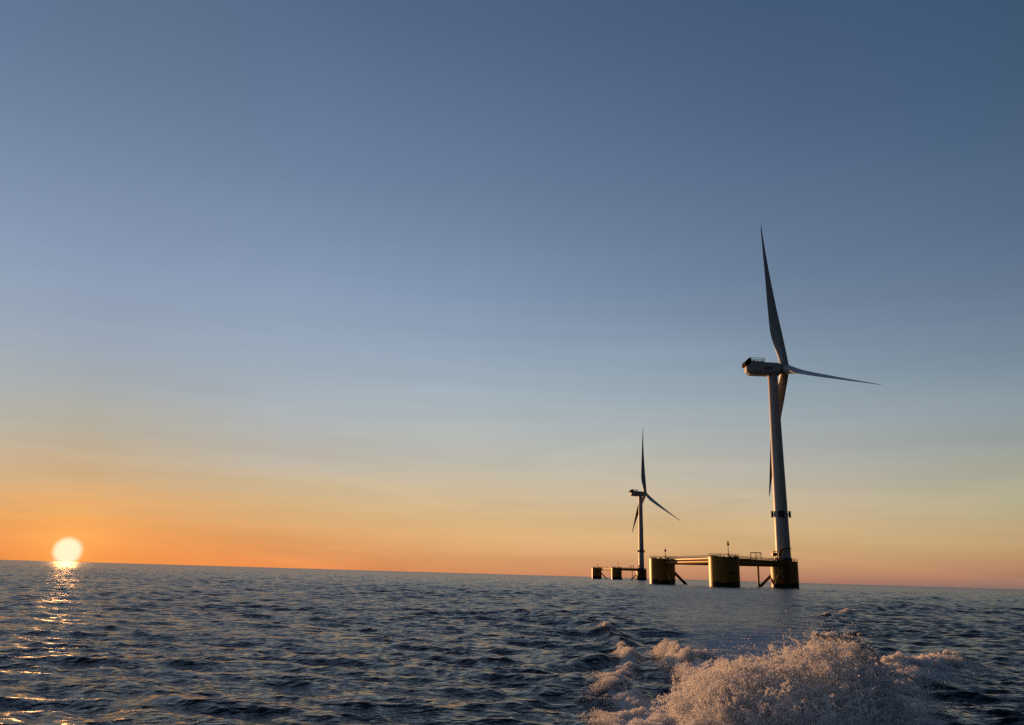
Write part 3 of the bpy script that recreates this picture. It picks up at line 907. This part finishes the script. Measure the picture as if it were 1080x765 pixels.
    secs = [(-12.6, 1.9, -1.5, 1.6, .5), (-12.1, 2.35, -2.15, 2.3, .8), (-10.9, 2.75, -2.9, 2.75, 1.0), (-8, 2.9, -3.0, 2.85, 1.0), (-2.5, 2.95, -3.05, 2.9, 1.0), (1.6, 2.9, -2.95, 2.8, 1.0), (3.4, 2.6, -2.5, 2.6, 1.1)]
    vs = []; 
    for (x, w, zb, zt, ch) in secs:
        sec = [(-w, zb + ch * 1.3), (-w + ch, zb), (w - ch, zb), (w, zb + ch * 1.3), (w, zt - ch * .5), (w - ch * .6, zt), (-w + ch * .6, zt), (-w, zt - ch * .5)]
        vs += [(x, a_, b_) for a_, b_ in sec]
    fs = [tuple(range(8)), tuple((len(secs) - 1) * 8 + 7 - j for j in range(8))]
    for i in range(len(secs) - 1):
        for j in range(8): fs.append((i * 8 + j, (i + 1) * 8 + j, (i + 1) * 8 + (j + 1) % 8, i * 8 + (j + 1) % 8))
    nac.add(vs, fs)
    nac.lathe([(2.25, -3.7), (2.35, -2.9)], 40)
    nc = nac.build('nacelle', WHITE, root, 28, bevel=.12)
    nc.location = (0, 0, H); nc.rotation_euler = (0, 0, psi)
    mb = MB()                                           # hoist platform
    mb.box((-7.6, 0, 3.0), (7.0, 5.4, .14))
    railing(mb, [(-11.0, -2.6), (-4.2, -2.6), (-4.2, 2.6), (-11.0, 2.6)], 3.07, h=1.75, closed=True, post=1.15, r=.085)
    for x in (-8.6, -7.2):
        mb.box((x, -.5, 3.7), (.5, .9, 1.2))
    for x in (-5.0, -4.4):
        mb.tube([(x, 1.2, 3.0), (x, 1.2, 5.3)], .05, 6)
    mb.build('hoist_platform', GALV, nc)
    cl = MB()                                           # cooler hung over the stern, sloping rear
    prof = [(-13.3, .9), (-11.6, 1.2), (-10.2, 2.9), (-10.4, 4.7), (-11.3, 4.8), (-13.4, 2.9)]
    vs = [(x, y, z) for y in (-2.7, 2.7) for x, z in prof]
    fs = [tuple(range(6)), tuple(11 - j for j in range(6))] + [(j, 6 + j, 6 + (j + 1) % 6, (j + 1) % 6) for j in range(6)]
    cl.add(vs, fs)
    cl.build('cooler', COOLER, nc, bevel=.1)
    # dark lettering on the side towards the boat, too small in the photo to read: three marks and a rule
    lt = MB(); y = -2.99
    def stroke(x0, z0, x1, z1, w=.28):
        v = Vector((x1 - x0, 0, z1 - z0)); L_ = v.length; v.normalize(); q = Vector((-v.z, 0, v.x)) * w / 2
        a_ = Vector((x0, y, z0)); b_ = Vector((x1, y, z1)); dd = Vector((0, .06, 0))
        vs = [a_ - q, b_ - q, b_ + q, a_ + q]; vs += [p_ + dd for p_ in vs]
        lt.add(vs, [(0, 1, 2, 3), (7, 6, 5, 4), (0, 4, 5, 1), (1, 5, 6, 2), (2, 6, 7, 3), (3, 7, 4, 0)])
    X = -4.6
    stroke(X, -.75, X + .45, .55); stroke(X + .5, .55, X + .95, -.75); stroke(X + .3, -.35, X + .7, -.35)
    stroke(X + 1.5, -.75, X + 1.5, .55, .34); stroke(X + 2.05, -.75, X + 2.05, .55, .34)
    stroke(X + 2.7, .55, X + 3.15, -.75); stroke(X + 3.2, -.75, X + 3.65, .55)
    stroke(X - .2, -1.15, X + 2.0, -1.15, .18)
    lt.build('lettering', LETTER, nc)
    # rotor: local x is the shaft
    tilt = rad(5)
    hb = MB()
    n_ = 40
    prof = [(-2.6, 1.9), (-2.3, 2.25), (-1.0, 2.5), (.8, 2.45), (1.8, 2.0), (2.5, 1.3), (2.9, .5), (3.0, .02)]
    vs = [(over + x, r * math.cos(2 * math.pi * j / n_), r * math.sin(2 * math.pi * j / n_)) for x, r in prof for j in range(n_)]
    fs = [(i * n_ + j, i * n_ + (j + 1) % n_, (i + 1) * n_ + (j + 1) % n_, (i + 1) * n_ + j) for i in range(len(prof) - 1) for j in range(n_)]
    fs.append(tuple(range(n_)))
    hb.add(vs, fs)
    hub = hb.build('rotor_hub', BLADE_M, root, 40)
    hub.matrix_local = Matrix.Translation((0, 0, H)) @ Matrix.Rotation(psi, 4, 'Z') @ Matrix.Rotation(-tilt, 4, 'Y') @ Matrix.Rotation(th, 4, 'X')
    bl0 = None
    for k in range(3):
        if bl0 is None:
            bl0 = blade(hub, over, cone); bo = bl0
        else:
            bo = bl0.copy(); col.objects.link(bo); bo.parent = hub
        bo.rotation_euler = (2 * math.pi * k / 3, 0, 0)
    # whole thing into place
    root.location = (loc[0], loc[1], lift); root.rotation_euler = (0, 0, rot)
    return root


def blade(hub, over, cone):
    R = 82.0
    st = [0, 1.5, 3.5, 7, 11, 16, 20, 25, 31, 38, 46, 54, 62, 69, 75, 79, 81.2, 82]
    ch = [4.0, 4.0, 4.0, 4.2, 4.8, 5.5, 5.6, 5.2, 4.6, 3.95, 3.1, 2.35, 1.75, 1.2, .85, .58, .32, .1]
    tk = [1, 1, 1, .86, .62, .42, .34, .29, .26, .24, .22, .2, .19, .18, .18, .17, .17, .17]
    tw = [13, 13, 13, 13, 12, 10, 8.5, 6.5, 5, 3.6, 2.4, 1.4, .7, .2, -.2, -.4, -.4, -.4]
    ns, m = len(st), 24
    vs = []
    for r, c, t, w in zip(st, ch, tk, tw):
        pit = rad(80 + w)                       # feathered: the chord lies nearly along the shaft
        cone_x = over + cone * (0.5 * r / R + 0.5 * (r / R) ** 2)
        le = Vector((math.sin(pit), math.cos(pit), 0)); th_ = Vector((math.cos(pit), -math.sin(pit), 0))
        rn = min(1, max(0, (t - .3) / .6))        # 1 = circle, 0 = aerofoil
        for j in range(m):
            a = 2 * math.pi * j / m
            cx = math.cos(a); sy = math.sin(a)
            xc = .5 * cx * rn + (.5 * cx - .18) * (1 - rn)          # leading edge at +
            u = .5 - .5 * cx                                        # 0 at leading edge, 1 trailing
            yt_air = t * c * (1.4845 * math.sqrt(max(u, 0)) - .63 * u - 1.758 * u * u + 1.4215 * u ** 3 - .5075 * u ** 4) * (1 if sy >= 0 else -.75)
            yt = .5 * t * c * sy * rn + yt_air * (1 - rn)
            p = le * (xc * c) + th_ * yt
            vs.append((p.x + cone_x, p.y, r))
    fs = []
    for i in range(ns - 1):
        for j in range(m): fs.append((i * m + j, i * m + (j + 1) % m, (i + 1) * m + (j + 1) % m, (i + 1) * m + j))
    fs.append(tuple(range(m))); fs.append(tuple((ns - 1) * m + m - 1 - j for j in range(m)))
    mb = MB(); mb.add(vs, fs)
    return mb.build('rotor_blade', BLADE_M, hub, 50)


near = turbine(TB, 'larger, nearer white wind turbine on a yellow three-column floating platform, right of centre', 0.0,
               0.0, -0.194, 5.05, 6.0, 98.4, 0.0)
ROT = rad(3.0)
far = turbine((159.5, 957.0), 'smaller, more distant white wind turbine on a yellow floating platform, left of the large one', ROT,
              0.245 - ROT, -0.052, 7.8, 6.0, 98.8, 1.7)
